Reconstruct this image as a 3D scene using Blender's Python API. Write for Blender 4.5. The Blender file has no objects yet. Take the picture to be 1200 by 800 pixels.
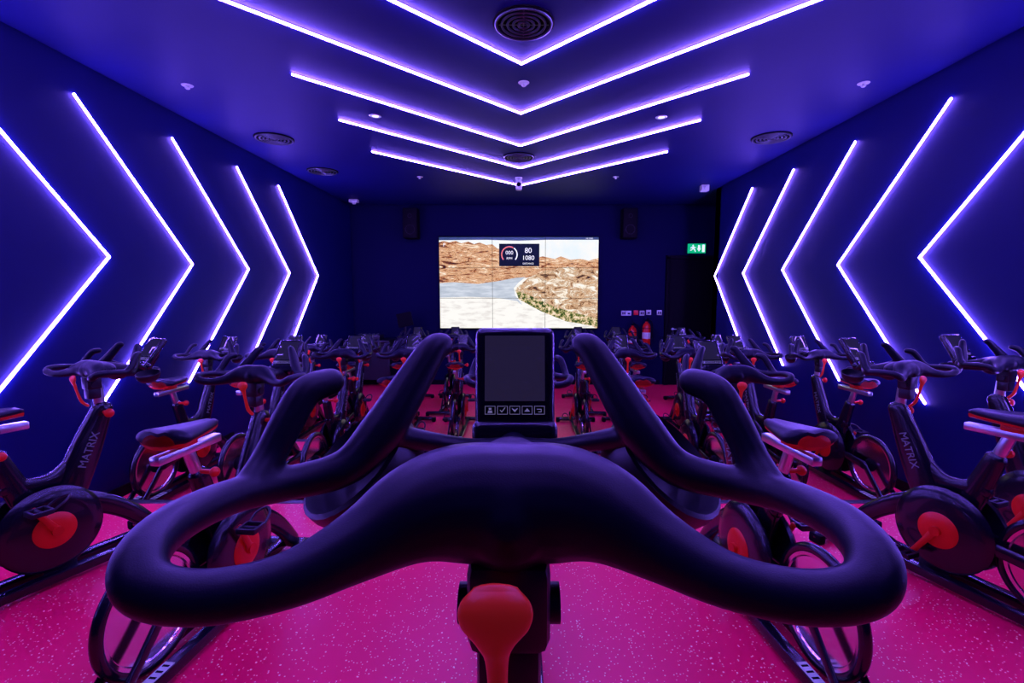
import bpy, bmesh, math, random
from math import sin, cos, pi, radians
from mathutils import Vector, Matrix

scene = bpy.context.scene
COL = scene.collection
random.seed(4)
try:
    scene.view_settings.view_transform = 'Standard'
    scene.view_settings.look = 'None'
except Exception:
    pass

# ------------------------------------------------------------------ materials
def new_mat(name, color=(.5, .5, .5), rough=.5, metal=0.0, emis=None, estr=0.0, spec=.5, coat=0.0, bump=0.0, bscale=200.0, var=0.0):
    m = bpy.data.materials.new(name)
    m.use_nodes = True
    nt = m.node_tree
    b = nt.nodes.get('Principled BSDF')
    b.inputs['Base Color'].default_value = (*color, 1)
    b.inputs['Roughness'].default_value = rough
    b.inputs['Metallic'].default_value = metal
    b.inputs['Specular IOR Level'].default_value = spec
    b.inputs['Coat Weight'].default_value = coat
    if emis is not None:
        b.inputs['Emission Color'].default_value = (*emis, 1)
        b.inputs['Emission Strength'].default_value = estr
    if bump > 0 or var > 0:
        tc = nt.nodes.new('ShaderNodeTexCoord')
        nz = nt.nodes.new('ShaderNodeTexNoise')
        nz.inputs['Scale'].default_value = bscale
        nt.links.new(tc.outputs['Object'], nz.inputs['Vector'])
        if bump > 0:
            bp = nt.nodes.new('ShaderNodeBump')
            bp.inputs['Strength'].default_value = bump
            bp.inputs['Distance'].default_value = .002
            nt.links.new(nz.outputs['Fac'], bp.inputs['Height'])
            nt.links.new(bp.outputs['Normal'], b.inputs['Normal'])
        if var > 0:
            nz2 = nt.nodes.new('ShaderNodeTexNoise')
            nz2.inputs['Scale'].default_value = 1.3
            nt.links.new(tc.outputs['Object'], nz2.inputs['Vector'])
            mx = nt.nodes.new('ShaderNodeMix')
            mx.data_type = 'RGBA'
            mx.inputs[6].default_value = (*[c * (1 - var) for c in color], 1)
            mx.inputs[7].default_value = (*[c * (1 + var) for c in color], 1)
            nt.links.new(nz2.outputs['Fac'], mx.inputs[0])
            nt.links.new(mx.outputs[2], b.inputs['Base Color'])
    return m

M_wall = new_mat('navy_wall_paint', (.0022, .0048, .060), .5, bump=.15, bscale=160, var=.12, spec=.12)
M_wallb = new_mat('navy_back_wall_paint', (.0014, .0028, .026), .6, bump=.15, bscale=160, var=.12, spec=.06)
M_ceil = new_mat('navy_ceiling_paint', (.0052, .0085, .092), .55, bump=.1, bscale=120, var=.1, spec=.12)
M_rubber = new_mat('soft_black_grip_rubber', (.0008, .0022, .0095), .42, spec=.27, bump=.10, bscale=900)
M_black = new_mat('black_gloss_paint', (.003, .003, .007), .24, spec=.45, coat=.3)
M_plast = new_mat('black_plastic', (.003, .0035, .008), .40, bump=.05, bscale=500)
M_dark = new_mat('matte_black', (.0012, .0012, .003), .75, spec=.12)
M_silver = new_mat('brushed_aluminium', (.66, .82, .74), .28, 1.0)
M_steel = new_mat('polished_flywheel_steel', (.80, .62, .70), .14, 1.0)
M_red = new_mat('red_plastic', (.68, .014, .005), .36, spec=.4, emis=(1, .03, .02), estr=.015)  # faint emission brightens the red under blue light; not a lamp
M_lever = new_mat('coral_red_lever_plastic', (.82, .040, .010), .36, spec=.4, emis=(1, .05, .03), estr=.04)  # added self-glow makes up for the lever facing away from the lights
M_redp = new_mat('red_paint', (.60, .010, .004), .35, spec=.4, emis=(1, .03, .02), estr=.015)  # slight emission painted in as extra light on the red
M_white = new_mat('white_plastic', (.6, .8, .5), .4)
M_letter = new_mat('white_vinyl_lettering', (.15, .21, .16), .4)
M_glass = new_mat('dark_display_glass', (.002, .002, .006), .07, spec=.6, emis=(.14, .10, .36), estr=.10)  # even lavender emission stands in for a reflection on the glass
M_icon = new_mat('grey_icon_print', (.3, .3, .35), .5, emis=(.7, .65, 1), estr=.14)
M_led = new_mat('led_diffuser', (.8, .8, .9), .5, emis=(.22, .105, 1), estr=180)
M_glow = new_mat('led_painted_glow', (.1, .08, .3), .5, emis=(.40, .26, 1), estr=.85)  # added border plate, lavender emission imitates the halo round the core
M_trim = new_mat('dark_rubber_nosing', (.03, .04, .04), .32)
M_green = new_mat('exit_green', (.0, .35, .1), .5, emis=(.0, .55, .2), estr=.8)
M_signw = new_mat('exit_white', (.9, .9, .9), .5, emis=(.9, 1, .95), estr=.9)
M_grille = new_mat('speaker_grille', (.0015, .0015, .003), .7, bump=.6, bscale=300, spec=.15)
M_vent = new_mat('diffuser_metal', (.06, .085, .075), .4, .5)
M_lamp = new_mat('downlight_lens', (.9, .9, .9), .4, emis=(.9, .85, 1), estr=1.5)

# floor : pink sports rubber with pale flecks
M_floor = bpy.data.materials.new('pink_rubber_floor')
M_floor.use_nodes = True
nt = M_floor.node_tree
b = nt.nodes['Principled BSDF']
tc = nt.nodes.new('ShaderNodeTexCoord')
def fleck(scale, rad, dens):
    v = nt.nodes.new('ShaderNodeTexVoronoi'); v.inputs['Scale'].default_value = scale
    nt.links.new(tc.outputs['Object'], v.inputs['Vector'])
    lt = nt.nodes.new('ShaderNodeMath'); lt.operation = 'LESS_THAN'; lt.inputs[1].default_value = rad
    nt.links.new(v.outputs['Distance'], lt.inputs[0])
    sp = nt.nodes.new('ShaderNodeSeparateColor')
    nt.links.new(v.outputs['Color'], sp.inputs[0])
    l2 = nt.nodes.new('ShaderNodeMath'); l2.operation = 'LESS_THAN'; l2.inputs[1].default_value = dens
    nt.links.new(sp.outputs[0], l2.inputs[0])
    mu = nt.nodes.new('ShaderNodeMath'); mu.operation = 'MULTIPLY'
    nt.links.new(lt.outputs[0], mu.inputs[0]); nt.links.new(l2.outputs[0], mu.inputs[1])
    return mu
f1 = fleck(38, .15, .38); f2 = fleck(80, .23, .35)
mxm = nt.nodes.new('ShaderNodeMath'); mxm.operation = 'MAXIMUM'
nt.links.new(f1.outputs[0], mxm.inputs[0]); nt.links.new(f2.outputs[0], mxm.inputs[1])
nz = nt.nodes.new('ShaderNodeTexNoise'); nz.inputs['Scale'].default_value = 2.0
nt.links.new(tc.outputs['Object'], nz.inputs['Vector'])
base = nt.nodes.new('ShaderNodeMix'); base.data_type = 'RGBA'
base.inputs[6].default_value = (.90, .004, .068, 1)
base.inputs[7].default_value = (1.0, .006, .082, 1)
nt.links.new(nz.outputs['Fac'], base.inputs[0])
fm = nt.nodes.new('ShaderNodeMix'); fm.data_type = 'RGBA'
fm.inputs[7].default_value = (1, .85, .36, 1)
nt.links.new(mxm.outputs[0], fm.inputs[0]); nt.links.new(base.outputs[2], fm.inputs[6])
nt.links.new(fm.outputs[2], b.inputs['Base Color'])
b.inputs['Roughness'].default_value = .34
b.inputs['Specular IOR Level'].default_value = .3

def ramp_mat(name, stops, scale, detail=6, estr=1.0, stretch=(1, 1, 1), dist=0.0, rough=.65):
    m = bpy.data.materials.new(name); m.use_nodes = True
    nt = m.node_tree; b = nt.nodes['Principled BSDF']
    tc = nt.nodes.new('ShaderNodeTexCoord'); mp = nt.nodes.new('ShaderNodeMapping')
    mp.inputs['Scale'].default_value = stretch
    nz = nt.nodes.new('ShaderNodeTexNoise'); nz.inputs['Scale'].default_value = scale
    nz.inputs['Detail'].default_value = detail; nz.inputs['Distortion'].default_value = dist
    nz.inputs['Roughness'].default_value = rough
    cr = nt.nodes.new('ShaderNodeValToRGB')
    els = cr.color_ramp.elements
    els[0].position = stops[0][0]; els[0].color = (*stops[0][1], 1)
    els[1].position = stops[-1][0]; els[1].color = (*stops[-1][1], 1)
    for p, c in stops[1:-1]:
        e = els.new(p); e.color = (*c, 1)
    nt.links.new(tc.outputs['Object'], mp.inputs['Vector'])
    nt.links.new(mp.outputs['Vector'], nz.inputs['Vector'])
    nt.links.new(nz.outputs['Fac'], cr.inputs['Fac'])
    nt.links.new(cr.outputs['Color'], b.inputs['Emission Color'])
    b.inputs['Emission Strength'].default_value = estr
    b.inputs['Base Color'].default_value = (.002, .002, .002, 1)
    b.inputs['Roughness'].default_value = .5
    b.inputs['Specular IOR Level'].default_value = .1
    return m
V_sky = ramp_mat('video_sky', [(.3, (.75, .9, 1)), (.6, (1, .98, .95))], 1.2)
V_rock = ramp_mat('video_red_rock', [(.38, (.02, .006, .005)), (.44, (.30, .08, .025)), (.475, (.80, .34, .12)), (.50, (1, .75, .48)), (.52, (.35, .11, .04)), (.56, (.90, .50, .25)), (.62, (1, .9, .72))], 2.6, 12, 1.0, (1, 1, 5.0), 1.6, .72)
V_rock2 = ramp_mat('video_tan_rock', [(.38, (.04, .02, .01)), (.44, (.42, .2, .08)), (.48, (.95, .65, .4)), (.51, (.35, .18, .08)), (.55, (1, .85, .65)), (.64, (1, 1, .95))], 4.5, 12, 1.0, (1, 1, 2.0), 1.0, .74)
V_scrub = ramp_mat('video_scrub', [(.43, (.02, .05, .005)), (.49, (.20, .25, .04)), (.54, (.85, .6, .35)), (.66, (1, .9, .75))], 14, 8, rough=.75)
V_road = ramp_mat('video_road', [(.35, (.48, .54, .63)), (.65, (.70, .75, .84))], 3, 3, 1.0, (1, 1, 6))
V_pale = ramp_mat('video_pale_ground', [(.35, (.80, .76, .72)), (.5, (1, .98, .93))], 4, 6, 1.0, (1, 1, 4))
V_bar = new_mat('video_top_bar', (.01, .02, .03), .4, emis=(.02, .06, .10), estr=1)
V_white = new_mat('video_white', (.1, .1, .1), .4, emis=(1, 1, 1), estr=1)
V_orange = new_mat('video_orange', (.1, .1, .1), .4, emis=(1, .2, .02), estr=.9)
V_hud = new_mat('video_dark_overlay', (.003, .003, .003), .5, emis=(.004, .008, .03), estr=1, spec=.1)

# ------------------------------------------------------------------ geometry helpers
def finish(bm, name, mats, angle=35, smooth=True):
    bmesh.ops.recalc_face_normals(bm, faces=bm.faces[:])
    me = bpy.data.meshes.new(name)
    bm.to_mesh(me); bm.free()
    for m in (mats if isinstance(mats, (list, tuple)) else [mats]):
        me.materials.append(m)
    if smooth:
        me.polygons.foreach_set('use_smooth', [True] * len(me.polygons))
        me.set_sharp_from_angle(angle=radians(angle))
    return me

def merge(bm, tb, mi=0, mtx=None):
    if mtx is not None:
        bmesh.ops.transform(tb, matrix=mtx, verts=tb.verts[:])
    for f in tb.faces:
        f.material_index = mi
    me = bpy.data.meshes.new('tmp'); tb.to_mesh(me); tb.free()
    bm.from_mesh(me); bpy.data.meshes.remove(me)

def box(bm, c, s, bev=0.0, rot=None, mi=0, segs=2):
    tb = bmesh.new()
    bmesh.ops.create_cube(tb, size=1)
    bmesh.ops.scale(tb, vec=s, verts=tb.verts[:])
    if bev > 0:
        bmesh.ops.bevel(tb, geom=tb.edges[:], offset=bev, segments=segs, profile=.5, affect='EDGES')
    m = Matrix.Translation(c)
    if rot is not None:
        m = m @ rot
    merge(bm, tb, mi, m)

def catmull(P, n):
    out = []
    k = len(P)
    for i in range(k - 1):
        p0 = P[max(i - 1, 0)]; p1 = P[i]; p2 = P[i + 1]; p3 = P[min(i + 2, k - 1)]
        for j in range(n):
            t = j / n
            out.append([.5 * ((2 * b_) + (-a + c) * t + (2 * a - 5 * b_ + 4 * c - d) * t * t + (-a + 3 * b_ - 3 * c + d) * t ** 3)
                        for a, b_, c, d in zip(p0, p1, p2, p3)])
    out.append(list(P[-1]))
    return out

def sweep(bm, pts, rad, seg=14, sub=5, ref=None, mi=0, cap=True, power=1.0):
    """tube along pts; rad scalar / list of scalars / list of (rx,ry)"""
    if not isinstance(rad, (list, tuple)):
        rad = [rad] * len(pts)
    rad = [(r, r) if not isinstance(r, (list, tuple)) else r for r in rad]
    data = [list(p) + list(r) for p, r in zip(pts, rad)]
    if sub > 1 and len(pts) > 2:
        data = catmull(data, sub)
    n = len(data)
    V = [Vector(d[:3]) for d in data]
    T = [(V[min(i + 1, n - 1)] - V[max(i - 1, 0)]).normalized() for i in range(n)]
    rings = []
    if ref is not None:
        rv = Vector(ref)
        N = [(rv - t * rv.dot(t)).normalized() for t in T]
    else:
        a = Vector((0, 0, 1)) if abs(T[0].z) < .9 else Vector((1, 0, 0))
        nn = (a - T[0] * a.dot(T[0])).normalized(); N = [nn]
        for i in range(1, n):
            nn = (N[-1] - T[i] * N[-1].dot(T[i])).normalized(); N.append(nn)
    def ring(P, t, nv, rx, ry):
        bv = t.cross(nv)
        vs = []
        for k in range(seg):
            a = 2 * pi * k / seg
            ca, sa = cos(a), sin(a)
            ca = math.copysign(abs(ca) ** power, ca); sa = math.copysign(abs(sa) ** power, sa)
            vs.append(bm.verts.new(P + nv * rx * ca + bv * ry * sa))
        return vs
    if cap:
        r = min(data[0][3], data[0][4])
        for q in (80, 55, 28):
            a = radians(q)
            rings.append(ring(V[0] - T[0] * r * sin(a), T[0], N[0], data[0][3] * cos(a), data[0][4] * cos(a)))
    for i in range(n):
        rings.append(ring(V[i], T[i], N[i], data[i][3], data[i][4]))
    if cap:
        r = min(data[-1][3], data[-1][4])
        for q in (28, 55, 80):
            a = radians(q)
            rings.append(ring(V[-1] + T[-1] * r * sin(a), T[-1], N[-1], data[-1][3] * cos(a), data[-1][4] * cos(a)))
    for i in range(len(rings) - 1):
        A, B = rings[i], rings[i + 1]
        for k in range(seg):
            f = bm.faces.new((A[k], A[(k + 1) % seg], B[(k + 1) % seg], B[k])); f.material_index = mi
    f = bm.faces.new(rings[0][::-1]); f.material_index = mi
    f = bm.faces.new(rings[-1]); f.material_index = mi

def cyl(bm, p0, p1, r, seg=20, mi=0, r1=None):
    sweep(bm, [p0, p1], [r, r if r1 is None else r1], seg, 1, None, mi, cap=False)

def lathe(bm, prof, seg=32, mtx=None, mi=0):
    """prof list of (r,z) about z"""
    tb = bmesh.new()
    rings = []
    for r, z in prof:
        if r < 1e-6:
            rings.append([tb.verts.new((0, 0, z))])
        else:
            rings.append([tb.verts.new((r * cos(2 * pi * k / seg), r * sin(2 * pi * k / seg), z)) for k in range(seg)])
    for A, B in zip(rings[:-1], rings[1:]):
        for k in range(seg):
            k2 = (k + 1) % seg
            if len(A) == 1 and len(B) == 1: continue
            if len(A) == 1: tb.faces.new((A[0], B[k2], B[k]))
            elif len(B) == 1: tb.faces.new((A[k], A[k2], B[0]))
            else: tb.faces.new((A[k], A[k2], B[k2], B[k]))
    merge(bm, tb, mi, mtx)

def torus(bm, R, r, mtx=None, seg=40, s2=10, mi=0, rz=None):
    rz = rz or r
    prof = [(R + r * cos(2 * pi * k / s2), rz * sin(2 * pi * k / s2)) for k in range(s2 + 1)]
    tb = bmesh.new()
    rings = [[tb.verts.new((p[0] * cos(2 * pi * k / seg), p[0] * sin(2 * pi * k / seg), p[1])) for k in range(seg)] for p in prof[:-1]]
    for i in range(s2):
        A, B = rings[i], rings[(i + 1) % s2]
        for k in range(seg):
            tb.faces.new((A[k], A[(k + 1) % seg], B[(k + 1) % seg], B[k]))
    merge(bm, tb, mi, mtx)

def ellipsoid(bm, c, r, mi=0, u=20, v=12, rot=None):
    tb = bmesh.new()
    bmesh.ops.create_uvsphere(tb, u_segments=u, v_segments=v, radius=1)
    bmesh.ops.scale(tb, vec=r, verts=tb.verts[:])
    m = Matrix.Translation(c)
    if rot is not None: m = m @ rot
    merge(bm, tb, mi, m)

def text_mesh(body, size, mat, ext=.001):
    cu = bpy.data.curves.new('lettering', 'FONT')
    cu.body = body; cu.size = size; cu.extrude = ext; cu.align_x = 'CENTER'; cu.align_y = 'CENTER'
    o = bpy.data.objects.new('tmp_text', cu); COL.objects.link(o)
    dg = bpy.context.evaluated_depsgraph_get()
    me = bpy.data.meshes.new_from_object(o.evaluated_get(dg))
    bpy.data.objects.remove(o)
    me.materials.clear(); me.materials.append(mat)
    return me

def add(name, me, parent=None, loc=(0, 0, 0), rot=(0, 0, 0), label=None, cat=None, kind=None, group=None, scale=None):
    o = bpy.data.objects.new(name, me)
    COL.objects.link(o)
    o.location = loc; o.rotation_euler = rot
    if scale: o.scale = scale
    if parent: o.parent = parent
    if label: o['label'] = label
    if cat: o['category'] = cat
    if kind: o['kind'] = kind
    if group: o['group'] = group
    return o

RX90 = Matrix.Rotation(pi / 2, 4, 'X')
RY90 = Matrix.Rotation(pi / 2, 4, 'Y')

# ------------------------------------------------------------------ room
CZ = 3.2; XL = -3.25; XR = 3.23; YB = 9.4; YN = -2.6; YC = 8.02; XRR = 4.6
T1, T2 = 3.35, 5.3
Z1, Z2 = -.15, -.30

def structure(name, boxes, mat, label, bev=0, cat='wall'):
    bm = bmesh.new()
    for c0, c1 in boxes:
        c = [(a + b_) / 2 for a, b_ in zip(c0, c1)]
        s = [abs(b_ - a) for a, b_ in zip(c0, c1)]
        box(bm, c, s, bev)
    return add(name, finish(bm, name, mat), kind='structure', label=label, cat=cat)

structure('floor', [((XL, YN, -.6), (XRR, T1, 0)), ((XL, T1, -.6), (XRR, T2, Z1)), ((XL, T2, -.6), (XRR, YB, Z2))], M_floor,
          'pink rubber floor with pale flecks stepping down in tiers', cat='floor')
structure('ceiling', [((XL - .2, YN - .2, CZ), (XRR + .2, YB + .2, CZ + .15))], M_ceil, 'dark navy painted ceiling', cat='ceiling')
structure('wall_left', [((XL - .2, YN - .2, -.6), (XL, YB + .2, CZ))], M_wall, 'dark navy painted wall with chevron lights')
structure('wall_right', [((XR, YN - .2, -.6), (XR + .2, YC, CZ)), ((XR, YC - .2, -.6), (XRR, YC, CZ))], M_wall, 'dark navy painted wall with chevron lights')
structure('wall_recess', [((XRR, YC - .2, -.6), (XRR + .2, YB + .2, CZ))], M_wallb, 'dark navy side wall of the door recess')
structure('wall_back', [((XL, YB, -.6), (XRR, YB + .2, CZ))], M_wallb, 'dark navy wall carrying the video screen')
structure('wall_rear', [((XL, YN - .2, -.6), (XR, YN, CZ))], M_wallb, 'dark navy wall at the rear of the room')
structure('trim_1', [((XL, T1 - .05, -.02), (XR, T1 + .006, .004))], M_trim, 'dark rubber nosing along a floor step', .002, 'step edge')
structure('trim_2', [((XL, T2 - .08, Z1 - .02), (XR, T2 + .006, Z1 + .004))], M_trim, 'dark rubber nosing along a floor step', .002, 'step edge')
structure('baseboard_left', [((XL, YN, 0), (XL + .015, T1, .09)), ((XL, T1, Z1), (XL + .015, T2, Z1 + .09)), ((XL, T2, Z2), (XL + .015, YB, Z2 + .09))], M_dark, 'black skirting board', 0, 'baseboard')
structure('baseboard_right', [((XR - .015, YN, 0), (XR, T1, .09)), ((XR - .015, T1, Z1), (XR, T2, Z1 + .09)), ((XR - .015, T2, Z2), (XR, YC, Z2 + .09))], M_dark, 'black skirting board', 0, 'baseboard')
structure('baseboard_back', [((XL + .015, YB - .015, Z2), (2.8, YB, Z2 + .09))], M_dark, 'black skirting board', 0, 'baseboard')

# door
d = structure('door_1', [((2.93, YB - .045, Z2), (3.83, YB - .003, 2.16))], M_dark, 'black flush door in a dark frame', .004, 'door')
bm = bmesh.new()
box(bm, (2.895, YB - .035, .955), (.07, .07, 2.51), .004); box(bm, (3.865, YB - .035, .955), (.07, .07, 2.51), .004)
box(bm, (3.38, YB - .035, 2.20), (1.04, .07, .07), .004)
add('door_frame', finish(bm, 'door_frame', M_dark), d)
bm = bmesh.new()
cyl(bm, (3.02, YB - .045, .81), (3.02, YB - .10, .81), .012); sweep(bm, [(3.02, YB - .10, .81), (3.13, YB - .10, .81)], .010, 10, 1)
cyl(bm, (3.02, YB - .045, .81), (3.02, YB - .053, .81), .027); cyl(bm, (3.02, YB - .045, .70), (3.02, YB - .055, .70), .022)
add('door_handle', finish(bm, 'door_handle', M_silver), d, label='silver lever handle')

# ------------------------------------------------------------------ LED chevrons
def chevron_mesh(name, A, B, C, wdir_n, w=.011, dep=.014, fl=.028):
    """A-B-C polyline in a plane whose outward normal is wdir_n: bright core on an added dim lavender plate that imitates its glow"""
    A, B, C, n = Vector(A), Vector(B), Vector(C), Vector(wdir_n)
    d1 = (B - A).normalized(); d2 = (C - B).normalized()
    s1 = n.cross(d1); s2 = n.cross(d2)
    mi = (s1 + s2).normalized(); k = 1 / max(.3, mi.dot(s1))
    bm = bmesh.new()
    offs = [(A, s1, 1), (B, mi, k), (C, s2, 1)]
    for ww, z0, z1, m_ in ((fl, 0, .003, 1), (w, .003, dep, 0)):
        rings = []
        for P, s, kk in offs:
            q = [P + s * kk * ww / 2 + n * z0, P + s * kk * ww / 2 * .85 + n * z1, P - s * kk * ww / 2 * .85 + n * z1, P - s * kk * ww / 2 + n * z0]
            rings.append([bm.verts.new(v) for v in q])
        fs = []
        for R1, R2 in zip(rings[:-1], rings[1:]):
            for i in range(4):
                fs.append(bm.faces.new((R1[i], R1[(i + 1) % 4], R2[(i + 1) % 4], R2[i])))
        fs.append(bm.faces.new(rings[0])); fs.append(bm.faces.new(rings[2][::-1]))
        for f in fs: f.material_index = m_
    return finish(bm, name, [M_led, M_glow], smooth=False)

L = 1.16
for side, X, nx, tips in (('l', XL, 1, (1.83, 2.83, 3.83, 4.80, 5.79, 6.82, 7.78)), ('r', XR, -1, (1.88, 2.88, 3.89, 4.88, 5.90, 6.93, 7.93))):
    for y in tips:
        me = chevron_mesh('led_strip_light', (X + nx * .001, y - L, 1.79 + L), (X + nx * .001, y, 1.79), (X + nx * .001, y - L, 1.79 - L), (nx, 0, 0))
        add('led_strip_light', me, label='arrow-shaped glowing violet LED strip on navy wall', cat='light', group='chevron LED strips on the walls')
for y in (.75, 1.74, 2.73, 3.72, 4.70, 5.69, 6.67, 7.72):
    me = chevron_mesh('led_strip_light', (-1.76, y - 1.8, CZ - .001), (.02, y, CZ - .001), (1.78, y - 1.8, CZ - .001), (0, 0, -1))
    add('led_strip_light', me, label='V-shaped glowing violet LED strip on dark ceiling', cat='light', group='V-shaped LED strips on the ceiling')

# ------------------------------------------------------------------ ceiling fittings
def vent_meshes():
    bm = bmesh.new()
    lathe(bm, [(0, -.004), (.16, -.004), (.17, -.014), (.205, -.008), (.205, 0), (0, 0)], 48)
    a = finish(bm, 'air_diffuser', M_dark)
    bm = bmesh.new()
    for R in (.185, .145, .107, .07, .035):
        torus(bm, R, .008, Matrix.Translation((0, 0, -.014)), 48, 8)
    box(bm, (0, 0, -.012), (.33, .008, .006)); box(bm, (0, 0, -.012), (.008, .33, .006))
    b_ = finish(bm, 'vent_rings', M_vent)
    return a, b_
va, vb = vent_meshes()
for x, y, s in ((.03, 3.2, .95), (-2.69, 5.45, 1), (2.76, 5.42, 1), (-2.73, 6.85, 1), (0, 6.16, .98)):
    o = add('air_diffuser', va, loc=(x, y, CZ), scale=(s, s, 1), label='round black air diffuser with concentric rings', cat='air vent', group='round ceiling air diffusers')
    add('vent_rings', vb, o)
bm = bmesh.new()
lathe(bm, [(0, -.03), (.012, -.03), (.02, -.022), (.012, -.016), (.014, -.006), (.042, -.004), (.045, 0), (.045, .01), (0, .01)], 24)
spr = finish(bm, 'sprinkler', M_white)
for x, y in ((-2.72, 4.11), (2.8, 4.07), (.04, 4.06), (-1.45, 7.2), (1.42, 7.2)):
    add('sprinkler', spr, loc=(x, y, CZ), label='small white ceiling sprinkler head', cat='sprinkler', group='ceiling sprinklers')
bm = bmesh.new()
lathe(bm, [(.033, -.004), (.05, -.006), (.055, 0), (.033, 0), (.033, -.004)], 24)
dla = finish(bm, 'downlight', M_silver)
bm = bmesh.new(); lathe(bm, [(0, -.003), (.033, -.003), (.033, 0)], 24); dlb = finish(bm, 'lens', M_lamp)
for x, y in ((-1.38, 4.79), (1.38, 4.82)):
    o = add('downlight', dla, loc=(x, y, CZ), label='small round recessed ceiling downlight', cat='light', group='recessed downlights')
    add('lens', dlb, o)
# hanging sensor
bm = bmesh.new()
lathe(bm, [(0, -.03), (.05, -.03), (.055, 0), (0, 0)], 24)
box(bm, (0, -.01, -.11), (.09, .11, .15), .02)
e = add('ceiling_camera', finish(bm, 'ceiling_camera', M_white), loc=(0, 7.24, CZ), label='white ceiling mounted motion camera with round lens', cat='camera')
bm = bmesh.new(); lathe(bm, [(0, .02), (.02, .018), (.032, 0), (0, 0)], 20, Matrix.Translation((0, -.065, -.11)) @ RX90)
add('lens', finish(bm, 'lens', M_dark), e)
# cctv on right corner
bm = bmesh.new()
box(bm, (0, 0, -.045), (.12, .12, .1), .012); cyl(bm, (0, -.03, -.05), (0, -.09, -.06), .03, 16, 0)
add('security_camera', finish(bm, 'security_camera', M_white), loc=(2.93, 7.75, CZ), label='small white box security camera under the ceiling', cat='camera')
bm = bmesh.new(); box(bm, (0, 0, -.025), (.16, .1, .06), .01)
lathe(bm, [(0, -.09), (.03, -.08), (.045, -.05), (.045, -.03)], 16)
add('motion_sensor', finish(bm, 'motion_sensor', M_white), loc=(-3.0, 8.9, CZ), label='small white ceiling motion sensor near the corner', cat='sensor')

# ------------------------------------------------------------------ speakers, sign, switches, extinguishers
bm = bmesh.new(); box(bm, (0, -.15, 0), (.28, .24, .56), .02); box(bm, (0, -.02, 0), (.1, .05, .18), .005)
spk = finish(bm, 'wall_speaker', M_dark)
bm = bmesh.new(); box(bm, (0, -.275, 0), (.25, .012, .52), .005); spg = finish(bm, 'grille', M_grille)
bm = bmesh.new(); torus(bm, .085, .006, Matrix.Translation((0, -.283, -.12)) @ RX90, 32, 8); torus(bm, .035, .005, Matrix.Translation((0, -.283, .13)) @ RX90, 24, 8)
spr_ = finish(bm, 'driver_ring', M_plast)
for x in (-2.04, 2.09):
    o = add('wall_speaker', spk, loc=(x, YB, 2.82), label='black box loudspeaker mounted on navy wall', cat='speaker', group='wall loudspeakers')
    add('grille', spg, o); add('driver_ring', spr_, o)

bm = bmesh.new(); box(bm, (0, -.02, 0), (.34, .035, .18), .004)
s = add('exit_sign', finish(bm, 'exit_sign', M_green), loc=(3.44, YB, 2.37), label='green emergency exit sign with running figure and arrow', cat='sign')
bm = bmesh.new()
yy = -.039
def flat(bm, pts, y=yy, mi=0):
    f = bm.faces.new([bm.verts.new((p[0], y, p[1])) for p in pts]); f.material_index = mi
    return f
flat(bm, [(.02, .06), (.02, 0), (-.0, 0), (.04, -.06), (.08, 0), (.06, 0), (.06, .06)])      # arrow down
flat(bm, [(.10, .07), (.15, .07), (.15, -.07), (.10, -.07)])
tb = [( -.075 + .014 * cos(a), .055 + .014 * sin(a)) for a in [2 * pi * k / 12 for k in range(12)]]
flat(bm, tb)
flat(bm, [(-.09, .035), (-.06, .035), (-.055, 0), (-.03, -.03), (-.02, -.065), (-.035, -.065), (-.05, -.035), (-.075, -.01), (-.1, -.04), (-.13, -.045), (-.13, -.03), (-.105, -.025), (-.09, 0)])
flat(bm, [(-.06, .035), (-.03, .02), (-.015, .03), (-.02, .015), (-.035, .008), (-.06, .02)])
flat(bm, [(-.09, .035), (-.12, .02), (-.125, -.005), (-.112, -.005), (-.107, .012), (-.09, .018)])
add('sign_symbols', finish(bm, 'sign_symbols', M_signw, smooth=False), s, label='white running figure, arrow and doorway')

bm = bmesh.new(); box(bm, (0, -.004, 0), (.095, .014, .095), .003); sw = finish(bm, 'wall_switch', M_white)
bm = bmesh.new(); box(bm, (-.018, -.014, 0), (.026, .006, .05), .002); box(bm, (.018, -.014, 0), (.026, .006, .05), .002)
sr = finish(bm, 'rocker', M_plast)
bm = bmesh.new(); box(bm, (0, -.013, -.01), (.05, .006, .035), .002)
sk = finish(bm, 'socket_insert', M_plast)
for i, (x, z, rk) in enumerate(((2.06, 1.12, 1), (2.16, 1.12, 0), (2.42, 1.12, 1), (2.55, 1.135, 0), (2.76, 1.13, 1))):
    o = add('wall_switch', sw, loc=(x, YB, z), label='white square wall switch plate', cat='switch', group='switch plates on the wall')
    add('rocker' if rk else 'socket_insert', sr if rk else sk, o)
bm = bmesh.new(); box(bm, (0, -.005, 0), (.09, .03, .09), .003)
add('fire_call_point', finish(bm, 'fire_call_point', M_redp), loc=(2.30, YB, 1.13), label='small red fire alarm call point on the wall', cat='alarm')

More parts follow.
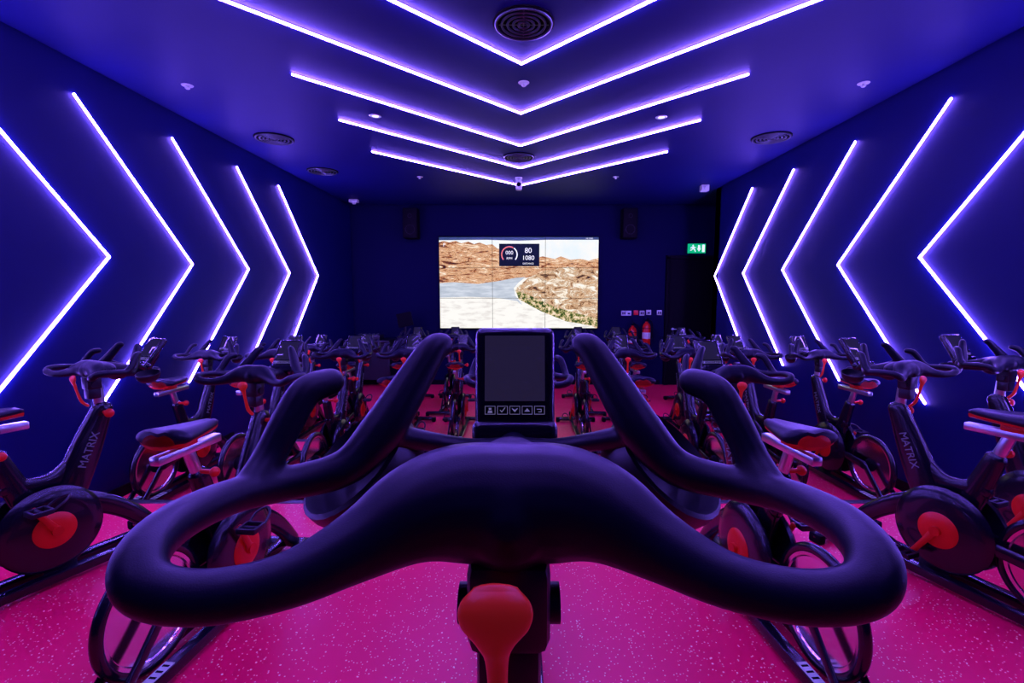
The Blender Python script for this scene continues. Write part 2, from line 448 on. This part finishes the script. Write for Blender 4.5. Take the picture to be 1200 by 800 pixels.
def ext_bodies():
    bm = bmesh.new()
    lathe(bm, [(0, 0), (.07, 0), (.078, .02), (.078, .36), (.06, .41), (.028, .44), (.028, .46), (0, .46)], 28)
    a = finish(bm, 'fire_extinguisher', M_redp)
    bm = bmesh.new()
    cyl(bm, (0, 0, .455), (0, 0, .49), .024); box(bm, (0, -.04, .50), (.022, .13, .014), .003)
    box(bm, (0, -.04, .53), (.022, .14, .01), .003, Matrix.Rotation(.15, 4, 'X'))
    v = finish(bm, 'valve_handle', M_dark)
    bm = bmesh.new()
    sweep(bm, [(.02, 0, .475), (.09, -.01, .47), (.115, -.01, .35), (.10, -.02, .15)], [.010, .010, .010, .017], 10, 5)
    h = finish(bm, 'hose', M_dark)
    bm = bmesh.new()
    lathe(bm, [(.079, .13), (.0795, .13), (.0795, .25), (.079, .25)], 28)
    l = finish(bm, 'body_label', M_white)
    bm = bmesh.new(); box(bm, (0, .088, .25), (.05, .026, .34), .003); torus(bm, .08, .006, Matrix.Translation((0, 0, .33)), 28, 6)
    w = finish(bm, 'wall_bracket', M_dark)
    return a, v, h, l, w
ea, ev, eh, el, ew = ext_bodies()
for x, z in ((2.22, .42), (2.49, .50)):
    o = add('fire_extinguisher', ea, loc=(x, YB - .098, z), label='red fire extinguisher with black hose hung on the wall', cat='fire extinguisher', group='fire extinguishers on the wall')
    add('valve_handle', ev, o); add('hose', eh, o); add('body_label', el, o); add('wall_bracket', ew, o)

# ------------------------------------------------------------------ video wall
SC = (0, 1.705)   # centre x,z
k = .01651
bm = bmesh.new(); box(bm, (0, -.03, 0), (3.10, .06, 1.79), .006)
vw = add('video_wall', finish(bm, 'video_wall', M_dark), loc=(0, YB, SC[1]), label='large lit video wall showing a desert road ride', cat='screen')
def uv(u, v):
    return ((u - 608) * k, (331 - v) * k)
def poly(bm, pts, lay, mi):
    f = bm.faces.new([bm.verts.new((uv(*p)[0], -.0605 - .0006 * lay, uv(*p)[1])) for p in pts]); f.material_index = mi
bm = bmesh.new()
mats = [V_sky, V_rock, V_rock2, V_scrub, V_road, V_pale, V_bar]
poly(bm, [(515, 278), (701, 278), (701, 384), (515, 384)], 0, 0)
poly(bm, [(515, 284), (520, 282), (527, 284), (534, 282), (541, 285), (549, 283), (556, 286), (562, 284), (570, 287), (577, 286), (583, 291), (590, 292), (597, 297), (606, 301), (606, 342), (515, 342)], 1, 1)
poly(bm, [(596, 302), (602, 299), (612, 301), (620, 298), (628, 302), (636, 300), (650, 303), (657, 300), (668, 304), (680, 303), (690, 305), (701, 302), (701, 350), (600, 338)], 2, 1)
poly(bm, [(515, 338), (560, 332), (600, 327), (640, 322), (701, 335), (701, 384), (515, 384)], 3, 5)
poly(bm, [(515, 331), (532, 330), (560, 332), (582, 329), (604, 325), (616, 324), (608, 330), (602, 337), (604, 346), (612, 356), (580, 350), (548, 349), (515, 350)], 4, 4)
poly(bm, [(515, 348), (548, 347), (580, 348), (606, 352), (612, 358), (560, 352), (515, 353)], 5, 5)
poly(bm, [(620, 324), (640, 316), (665, 312), (701, 316), (701, 384), (682, 379), (650, 366), (616, 349), (604, 338)], 5, 2)
poly(bm, [(604, 339), (622, 346), (650, 359), (701, 373), (701, 382), (664, 376), (634, 364), (608, 350)], 6, 3)
poly(bm, [(515, 278), (701, 278), (701, 281), (640, 281), (608, 282), (570, 281), (515, 281.5)], 7, 6)
add('screen_picture', finish(bm, 'screen_picture', mats, smooth=False), vw, label='desert canyon road picture with red rocks and pale sky')
bm = bmesh.new()
for x in (-.512, .512): box(bm, (x, -.0665, 0), (.007, .002, 1.755))
for z in (-.292, .292): box(bm, (0, -.0665, z), (3.07, .002, .007))
add('panel_seams', finish(bm, 'panel_seams', M_dark, smooth=False), vw)
bm = bmesh.new(); x0, z0 = uv(585, 311.5); x1, z1 = uv(632, 285.5)
box(bm, ((x0 + x1) / 2, -.0685, (z0 + z1) / 2), (x1 - x0, .002, z1 - z0), .0009)
hud = add('overlay_panel', finish(bm, 'overlay_panel', V_hud), vw, label='dark speed overlay with round gauge and digits')
bm = bmesh.new()
gx, gz = uv(597, 298)
def arc(bm, cx, cz, R, w, a0, a1, mi, n=24):
    for i in range(n):
        p, q = radians(a0 + (a1 - a0) * i / n), radians(a0 + (a1 - a0) * (i + 1) / n)
        f = bm.faces.new([bm.verts.new((cx + r * cos(a), -.071, cz + r * sin(a))) for r, a in ((R, p), (R, q), (R - w, q), (R - w, p))]); f.material_index = mi
arc(bm, gx, gz, .16, .022, 60, 220, 0); arc(bm, gx, gz, .16, .022, -40, 55, 1)
add('gauge_ring', finish(bm, 'gauge_ring', [V_orange, V_white], smooth=False), hud)
def vtext(t, u, v, s):
    x, z = uv(u, v)
    add('screen_digits', text_mesh(t, s, V_white, .0005), hud, (x, -.0715, z), (pi / 2, 0, 0))
vtext('000', 597, 296, .10); vtext('RPM', 597, 302.5, .06); vtext('80', 619, 293.5, .14); vtext('1080', 619, 302, .12); vtext('DISTANCE', 619, 308.5, .045)
vtext('P', 521, 287, .09); vtext('10:19:00', 690, 279.6, .04)

# ------------------------------------------------------------------ desk and lectern on the lowest tier
bm = bmesh.new()
box(bm, (0, 0, .93), (.85, .5, .04), .006); box(bm, (-.40, 0, .455), (.04, .46, .91), .004); box(bm, (.40, 0, .455), (.04, .46, .91), .004); box(bm, (0, .2, .5), (.78, .02, .7))
dk = add('equipment_desk', finish(bm, 'equipment_desk', M_plast), loc=(-2.78, 8.9, Z2), label='black equipment desk standing against the wall', cat='desk')
bm = bmesh.new(); box(bm, (0, 0, .045), (.46, .3, .09), .01)
for i in range(5):
    for j in range(3): cyl(bm, (-.17 + i * .08, -.08 + j * .07, .09), (-.17 + i * .08, -.08 + j * .07, .11), .012, 10, 1)
add('sound_mixer', finish(bm, 'sound_mixer', [M_plast, M_vent]), loc=(-2.78, 8.87, Z2 + .95), label='black sound mixer with rows of knobs on desk', cat='mixer')
bm = bmesh.new()
lathe(bm, [(0, 0), (.2, 0), (.2, .015), (.03, .03), (.02, .05), (0, .05)], 28); cyl(bm, (0, 0, .03), (0, 0, 1.2), .018)
lc = add('monitor_stand', finish(bm, 'monitor_stand', M_plast), loc=(-2.12, 8.9, Z2), label='slim black floor stand holding a small monitor', cat='monitor')
bm = bmesh.new(); box(bm, (0, -.02, 1.32), (.28, .035, .26), .008, Matrix.Rotation(-.2, 4, 'Y')); add('monitor_case', finish(bm, 'monitor_case', M_dark), lc)
bm = bmesh.new(); box(bm, (0, -.0395, 1.32), (.25, .003, .23), 0, Matrix.Rotation(-.2, 4, 'Y')); add('monitor_screen', finish(bm, 'monitor_screen', M_dark), lc)

# ------------------------------------------------------------------ the exercise bike
# handlebar, coordinates relative to hub centre (world own hub = (-.008,.388,1.327))
H = Vector((-.008, .388, 1.327))
def rel(p): return (p[0] + .008, p[1] - H.y, p[2] - H.z)
loopL = [(-.008, .388, 1.325, .0495), (-.052, .384, 1.327, .0475), (-.0860, .371, 1.323, .0395), (-.123, .347, 1.309, .0270), (-.162, .318, 1.300, .0195), (-.205, .297, 1.301, .0176),
         (-.238, .289, 1.312, .0173), (-.254, .306, 1.324, .0168), (-.262, .352, 1.326, .0162), (-.255, .412, 1.320, .0160), (-.230, .460, 1.312, .0170), (-.184, .494, 1.316, .0200),
         (-.152, .522, 1.350, .0240), (-.124, .550, 1.398, .0210), (-.104, .568, 1.432, .0174), (-.095, .577, 1.438, .0158)]
hornL = [(-.252, .425, 1.318, .015), (-.246, .454, 1.338, .0155), (-.234, .478, 1.374, .0166), (-.223, .495, 1.398, .0166), (-.207, .518, 1.404, .0155)]
linkL = [(-.150, .530, 1.340, .016), (-.105, .575, 1.318, .012), (-.06, .63, 1.294, .0115), (-.008, .665, 1.284, .014)]
stem = [(-.008, .380, 1.320, .047), (-.008, .47, 1.310, .045), (-.008, .56, 1.292, .034), (-.008, .66, 1.276, .026), (-.008, .705, 1.272, .024)]
def tube_set(bm, P, mirror=True):
    for sx in ((1, -1) if mirror else (1,)):
        pts = []; rr = []
        for x, y, z, r in P:
            q = rel((x, y, z)); pts.append((q[0] * sx, q[1], q[2])); rr.append(r)
        sweep(bm, pts, rr, 20, 5)
bm = bmesh.new()
tube_set(bm, loopL); tube_set(bm, hornL); tube_set(bm, linkL); tube_set(bm, stem, False)
ellipsoid(bm, (0, .03, -.006), (.105, .07, .042))
bmesh.ops.recalc_face_normals(bm, faces=bm.faces[:])
me = bpy.data.meshes.new('hb_raw'); bm.to_mesh(me); bm.free()
to = bpy.data.objects.new('tmp', me); COL.objects.link(to)
md = to.modifiers.new('r', 'REMESH'); md.mode = 'VOXEL'; md.voxel_size = .0032
ms = to.modifiers.new('s', 'SMOOTH'); ms.factor = .5; ms.iterations = 8
dg = bpy.context.evaluated_depsgraph_get()
HB = bpy.data.meshes.new_from_object(to.evaluated_get(dg))
bpy.data.objects.remove(to)
HB.materials.clear(); HB.materials.append(M_rubber)
HB.polygons.foreach_set('use_smooth', [True] * len(HB.polygons))
HB.name = 'handlebar'

TM = []   # (name, mesh, parent key, loc, rot, label, key)
def part(key, name, me, parent=None, loc=(0, 0, 0), rot=(0, 0, 0), label=None):
    TM.append(dict(key=key, name=name, mesh=me, parent=parent, loc=loc, rot=rot, label=label))

# frame
bm = bmesh.new()
X = (1, 0, 0)
sweep(bm, [(0, .02, .28), (0, .10, .44), (0, .19, .65), (0, .285, .87)], [(.040, .085), (.040, .078), (.040, .072), (.032, .046)], 20, 6, X, power=.72)
sweep(bm, [(0, .08, .40), (0, .24, .33), (0, .38, .22), (0, .50, .07)], [(.034, .07), (.030, .055), (.030, .048), (.032, .042)], 18, 6, X, power=.8)
sweep(bm, [(0, .17, .60), (0, .06, .535), (0, -.04, .53), (0, -.13, .56)], [(.030, .065), (.028, .046), (.028, .042), (.030, .05)], 18, 6, X, power=.8)
sweep(bm, [(0, .01, .28), (0, -.07, .46), (0, -.16, .72)], [(.036, .07), (.032, .058), (.030, .042)], 18, 6, X, power=.8)
for sx in (-1, 1):
    sweep(bm, [(sx * .048, .03, .30), (sx * .052, -.2, .30), (sx * .052, -.43, .28)], [(.012, .042), (.010, .030), (.012, .034)], 12, 4, X)
    sweep(bm, [(sx * .052, -.43, .28), (sx * .055, -.54, .17), (sx * .06, -.66, .06)], [(.010, .026), (.010, .024), (.012, .024)], 12, 4, X)
    box(bm, (sx * .066, -.09, .045), (.052, 1.26, .050), .008)
    box(bm, (sx * .05, .02, .16), (.016, .14, .22), .005)
cyl(bm, (-.075, -.43, .28), (.075, -.43, .28), .022)
part('frame', 'frame', finish(bm, 'frame', M_black))
tm = text_mesh('MATRIX', .054, M_letter, .0012)
part('logo_a', 'frame_lettering', tm, 'frame', (.0405, .190, .655), (pi / 2, -1.165, pi / 2), 'pale lettering on the upright')
part('logo_b', 'frame_lettering', tm, 'frame', (-.0405, .190, .655), (pi / 2, 1.165, -pi / 2), 'pale lettering on the upright')
for sx in (-1, 1):
    bm = bmesh.new()
    box(bm, (sx * .066, -.50, .0705), (.040, .13, .003), 0, mi=0)
    for i in range(4): box(bm, (sx * .066, -.545 + i * .03, .0721), (.028, .010, .001), 0, mi=1)
    part('plate%d' % sx, 'warning_label', finish(bm, 'warning_label', [M_white, M_dark], smooth=False), 'frame', label='pale printed label on the base rail')
# feet
bm = bmesh.new(); sweep(bm, [(-.25, 0, .04), (0, 0, .045), (.25, 0, .04)], [(.026, .034)] * 3, 14, 4)
for sx in (-1, 1): box(bm, (sx * .25, 0, .03), (.05, .08, .06), .012, mi=1)
ft = finish(bm, 'stabilizer_foot', [M_black, M_dark])
part('foot1', 'stabilizer_foot', ft, None, (0, .52, 0)); part('foot2', 'stabilizer_foot', ft, None, (0, -.71, 0))
# flywheel
R = .24
ax = Matrix.Translation((0, -.43, .285)) @ RY90
bm = bmesh.new(); torus(bm, R - .020, .021, ax, 56, 12)
part('fly', 'flywheel', finish(bm, 'flywheel', M_black))
bm = bmesh.new(); lathe(bm, [(0, .006), (R * .78, .006), (R * .80, .012), (R * .86, .014), (R * .86, -.014), (R * .80, -.012), (R * .78, -.006), (0, -.006)], 56, ax)
part('flydisc', 'flywheel_disc', finish(bm, 'flywheel_disc', M_steel), 'fly', label='mirror-polished steel disc')
bm = bmesh.new(); lathe(bm, [(0, .03), (.035, .03), (.05, .014), (.05, -.014), (.035, -.03), (0, -.03)], 28, ax)
part('flyhub', 'flywheel_hub', finish(bm, 'flywheel_hub', M_dark), 'fly')
# drive covers and hub caps, one per side
for sx in (-1, 1):
    bm = bmesh.new()
    m = Matrix.Translation((sx * .062, 0, .30)) @ RY90
    lathe(bm, [(0, sx * .028), (.15, sx * .028), (.20, sx * .018), (.218, 0), (.21, sx * -.012), (0, sx * -.012)], 44, m)
    part('cover%d' % sx, 'drive_cover', finish(bm, 'drive_cover', M_black))
    bm = bmesh.new()
    m = Matrix.Translation((sx * .092, 0, .30)) @ RY90
    lathe(bm, [(0, sx * .012), (.05, sx * .012), (.085, sx * .004), (.09, 0), (.09, sx * -.006), (0, sx * -.006)], 36, m)
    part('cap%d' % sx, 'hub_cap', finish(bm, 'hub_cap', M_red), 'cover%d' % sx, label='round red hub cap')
# cranks
for key, sx, a in (('cr_a', 1, 2.1), ('cr_b', -1, 2.1 + pi)):
    bm = bmesh.new()
    dy, dz = cos(a) * .17, sin(a) * .17
    sweep(bm, [(sx * .108, 0, .30), (sx * .118, dy * .5, .30 + dz * .5), (sx * .122, dy, .30 + dz)], [(.010, .020), (.009, .015), (.009, .014)], 12, 4, X)
    cyl(bm, (sx * .085, 0, .30), (sx * .122, 0, .30), .024)
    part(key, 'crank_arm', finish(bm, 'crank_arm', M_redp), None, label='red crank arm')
    bm = bmesh.new()
    cyl(bm, (sx * .12, dy, .30 + dz), (sx * .22, dy, .30 + dz), .009)
    box(bm, (sx * .178, dy - .036, .30 + dz), (.085, .012, .026), .003); box(bm, (sx * .178, dy + .036, .30 + dz), (.085, .012, .026), .003)
    box(bm, (sx * .138, dy, .30 + dz), (.012, .08, .024), .003); box(bm, (sx * .218, dy, .30 + dz), (.012, .08, .024), .003)
    sweep(bm, [(sx * .14, dy + .04, .30 + dz), (sx * .145, dy + .09, .33 + dz), (sx * .18, dy + .12, .345 + dz), (sx * .212, dy + .09, .33 + dz), (sx * .216, dy + .04, .30 + dz)], .006, 8, 4)
    part(key + 'p', 'pedal', finish(bm, 'pedal', M_plast), key)
# saddle post + slider
bm = bmesh.new()
sweep(bm, [(0, -.155, .70), (0, -.205, .845)], [(.020, .026)] * 2, 14, 1, X)
box(bm, (0, -.20, .848), (.044, .34, .038), .007)
part('spost', 'saddle_post', finish(bm, 'saddle_post', M_silver), label='silver saddle post with slider rail')
bm = bmesh.new(); cyl(bm, (.02, -.165, .735), (.075, -.165, .735), .010); ellipsoid(bm, (.085, -.165, .735), (.02, .022, .022))
part('sknob', 'adjustment_knob', finish(bm, 'adjustment_knob', M_red), 'spost', label='red adjustment knob')
# saddle
def saddle(bm, sc=1, zt=0, zb=0, thick=1):
    secs = []
    n = 16
    for i in range(n + 1):
        t = i / n; y = -.145 + .30 * t
        w = .100 * (1 - t) ** .75 * (1 if t > .1 else .82 + 1.8 * t) + .026 * (1 if t < .93 else .8)
        if i == 0: w *= .75
        ztop = .060 + .018 * (1 - t) ** 2 - .012 * t - (.010 if i in (0, n) else 0)
        zlow = .004 + .008 * t
        ring = []
        m = 20
        for k_ in range(m):
            a = 2 * pi * k_ / m
            x = w * sc * math.copysign(abs(cos(a)) ** .8, cos(a))
            zc = .032
            z = zc + (ztop - zc) * sin(a) if sin(a) > 0 else zc + (zc - zlow) * sin(a) * thick
            if sin(a) > 0: z -= .010 * max(0, 1 - abs(x) / .02) * (1 - t * .5)
            ring.append(bm.verts.new((x, y, z)))
        secs.append(ring)
    for A, B in zip(secs[:-1], secs[1:]):
        for k_ in range(20):
            bm.faces.new((A[k_], A[(k_ + 1) % 20], B[(k_ + 1) % 20], B[k_]))
    bm.faces.new(secs[0][::-1]); bm.faces.new(secs[-1])
bm = bmesh.new(); saddle(bm)
part('saddle', 'saddle', finish(bm, 'saddle', M_rubber, 60), None, (0, -.20, .895), label='black padded saddle')
bm = bmesh.new(); saddle(bm, .86)
bmesh.ops.translate(bm, vec=(0, 0, -.014), verts=bm.verts[:])
box(bm, (0, -.02, -.018), (.05, .10, .03), .008)
part('sbase', 'saddle_base', finish(bm, 'saddle_base', M_redp, 60), 'saddle', label='red saddle underside shell')
# handlebar post (short version) and clamp
HZ = 1.09
def post_mesh(dz):
    bm = bmesh.new()
    sweep(bm, [(0, .275, .80), (0, .270, .93 + dz * .5), (0, .262, HZ - .06 + dz)], [(.020, .026)] * 3, 16, 3, X)
    return finish(bm, 'handlebar_post', M_silver if dz == 0 else M_black)
part('hpost', 'handlebar_post', post_mesh(0), label='silver handlebar post')
bm = bmesh.new(); cyl(bm, (.02, .275, .845), (.07, .275, .845), .010); ellipsoid(bm, (.082, .275, .845), (.02, .024, .024))
part('hknob', 'adjustment_knob', finish(bm, 'adjustment_knob', M_red), 'hpost', label='red adjustment knob')
# handlebar group
part('bar', 'handlebar', HB, None, (0, .25, HZ), label='black rubber multi-grip handlebar')
bm = bmesh.new()
box(bm, (0, -.005, -.075), (.066, .07, .075), .010)
box(bm, (0, -.005, -.135), (.052, .06, .06), .008)
for sx in (-1, 1): cyl(bm, (sx * .03, -.01, -.085), (sx * .042, -.01, -.085), .016, 18)
part('clamp', 'handlebar_clamp', finish(bm, 'handlebar_clamp', M_plast), 'bar')
# lever: flat rounded paddle tapering into a narrow stem
bm = bmesh.new()
sweep(bm, [(-.008, -.078, -.030), (-.008, -.081, -.036), (-.008, -.083, -.044), (-.008, -.083, -.054), (-.008, -.081, -.066), (-.0075, -.076, -.082), (-.007, -.070, -.115), (-.006, -.055, -.17), (-.004, -.03, -.2)],
      [(.017, .0045), (.0235, .008), (.0258, .0095), (.0230, .009), (.0140, .008), (.0086, .007), (.0074, .006), (.010, .007), (.010, .007)], 28, 6, X, power=.98)
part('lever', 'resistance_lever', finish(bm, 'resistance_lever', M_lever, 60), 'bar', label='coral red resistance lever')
# bottle trays: shallow open scoops slung below the bar
def cup(bm):
    lathe(bm, [(0, -.058), (.022, -.056), (.044, -.044), (.059, -.022), (.066, .004), (.066, .014), (.062, .016), (.059, .004), (.050, -.022), (.036, -.038), (0, -.046)], 32)
bm = bmesh.new(); cup(bm)
bmesh.ops.scale(bm, vec=(1, 1.25, 1), verts=bm.verts[:])
cm = finish(bm, 'bottle_holder', M_plast, 50)
part('cup_a', 'bottle_holder', cm, 'bar', (-.150, .195, -.055), (.20, -.25, 0)); part('cup_b', 'bottle_holder', cm, 'bar', (.150, .195, -.055), (.20, .25, 0))
# console
bm = bmesh.new()
box(bm, (0, 0, .010), (.120, .026, .154), .011, segs=4)
box(bm, (0, -.002, -.070), (.128, .036, .036), .012, segs=4)
box(bm, (0, .02, -.03), (.05, .04, .09), .01)
part('console', 'console', finish(bm, 'console', M_black), 'bar', (.002, .33, .034), (-.17, 0, 0), label='black upright bike computer')
bm = bmesh.new(); box(bm, (0, -.0135, .026), (.090, .002, .098), .0008)
part('cscreen', 'console_screen', finish(bm, 'console_screen', M_glass), 'console', label='dark glass display')
def rframe(bm, w, h, t, y):
    for sx, sz, ww, hh in ((0, 1, w, t), (0, -1, w, t), (1, 0, t, h), (-1, 0, t, h)):
        box(bm, (sx * (w - t) / 2, y, sz * (h - t) / 2), (ww if sz else t, .0006, hh if sx == 0 and sz else h))
glyphs = [
    [[(-.0035, -.004), (.0035, -.004), (.0028, -.0005), (-.0028, -.0005)], [(-.0018, .0005), (.0018, .0005), (.0022, .0035), (-.0022, .0035)]],
    [[(-.004, .0), (-.001, -.0035), (.0045, .0035), (.0033, .0042), (-.001, -.0015), (-.0032, .0008)]],
    [[(-.0042, .002), (0, -.003), (.0042, .002), (.0042, .0032), (0, .0005), (-.0042, .0032)]],
    [[(-.0042, -.002), (0, .003), (.0042, -.002)]],
    [[(-.004, .002), (.003, .002), (.003, -.003), (-.002, -.003), (-.002, -.002), (.002, -.002), (.002, .001), (-.004, .001)]]]
for i, g in enumerate(glyphs):
    bm = bmesh.new()
    rframe(bm, .0155, .0125, .0007, -.0002)
    for pg in g:
        flat(bm, pg, -.0006)
    part('btn%d' % i, 'button', finish(bm, 'button', M_icon, smooth=False), 'console', ((i - 2) * .0184, -.0138, -.0365))

templates = {}
def make_bike(x, y, z, rz, label, raise_bar=0.0):
    e = bpy.data.objects.new('exercise_bike', None); COL.objects.link(e)
    e.empty_display_size = .2
    e.location = (x, y, z); e.rotation_euler = (0, 0, rz)
    e['label'] = label; e['category'] = 'exercise bike'; e['group'] = 'studio exercise bikes'
    hero = raise_bar > 0
    objs = {}
    for p in TM:
        key = p['key']
        if key not in templates:
            o = bpy.data.objects.new(p['name'], p['mesh'])
            if p['label']: o['label'] = p['label']
            templates[key] = o
        else:
            o = templates[key].copy()
        COL.objects.link(o)
        o.parent = objs[p['parent']] if p['parent'] else e
        loc = list(p['loc']); rot = list(p['rot']); sc = (1, 1, 1)
        if key == 'bar': loc[2] += raise_bar
        if key == 'hpost' and hero:
            o.data = post_mesh(raise_bar); o['label'] = 'black extended handlebar post'
        elif key == 'hpost':
            o.data = p['mesh']; o['label'] = p['label']
        if key == 'console' and not hero:      # tablets on the other bikes are tipped back towards the rider
            rot[0] = -.62; sc = (1.2, 1.2, 1.2); loc[1] -= .04; loc[2] += .018
            o['label'] = 'black bike computer tipped back'
        elif key == 'console':
            o['label'] = p['label']
        if key in ('cup_a', 'cup_b') and hero:
            sg = -1 if key == 'cup_a' else 1
            sc = (1.15, 1.1, 1.30); loc = [sg * .182, .185, -.040]; rot = [.35, sg * .60, 0]
        elif key in ('cup_a', 'cup_b'):
            sc = (.75, .75, .8)
        o.location = loc; o.rotation_euler = rot; o.scale = sc
        objs[key] = o
    return e

std = 'black studio exercise bike with red hub caps and saddle shell'
bikes = [
    (-2.45, 2.37, 0, -24), (-1.38, 2.17, 0, -6), (0.0, 2.10, 0, 0), (1.13, 2.17, 0, 5), (2.22, 2.36, 0, 20), (2.93, 2.56, 0, 8),
    (-2.88, 4.12, Z1, -2), (-2.26, 4.18, Z1, -2), (-1.66, 4.22, Z1, -1), (-1.06, 4.22, Z1, 0), (1.02, 4.22, Z1, 0), (1.60, 4.22, Z1, 1), (2.18, 4.20, Z1, 2), (2.80, 4.14, Z1, 3),
    (-2.75, 6.05, Z2, 0), (-2.12, 6.10, Z2, 0), (-1.45, 6.10, Z2, 0), (-.78, 6.10, Z2, 0), (0, 6.1, Z2, 0), (.80, 6.10, Z2, 0), (1.45, 6.10, Z2, 0), (2.15, 6.10, Z2, 0), (2.75, 6.05, Z2, 0),
    (-1.75, 7.65, Z2, 0), (-1.1, 7.65, Z2, 0), (1.02, 7.65, Z2, 0), (1.68, 7.65, Z2, 0), (2.75, 7.5, Z2, 0)]
make_bike(-.008, .138, 0, 0, 'black studio exercise bike with raised multi-grip handlebar and console', 1.327 - HZ)
for x, y, z, a in bikes:
    make_bike(x, y, z, radians(a), std)

# ------------------------------------------------------------------ camera / world
cam = bpy.data.cameras.new('camera')
cam.sensor_width = 36; cam.lens = 560 / 1200 * 36
cam.shift_x = -8 / 1200
cam.clip_start = .02
co = bpy.data.objects.new('camera', cam); COL.objects.link(co)
co.location = (0, 0, 1.5)
co.rotation_euler = (pi / 2 - math.atan(.1), 0, 0)
scene.camera = co
w = bpy.data.worlds.new('world'); scene.world = w; w.use_nodes = True
w.node_tree.nodes['Background'].inputs[0].default_value = (.01, .005, .03, 1)
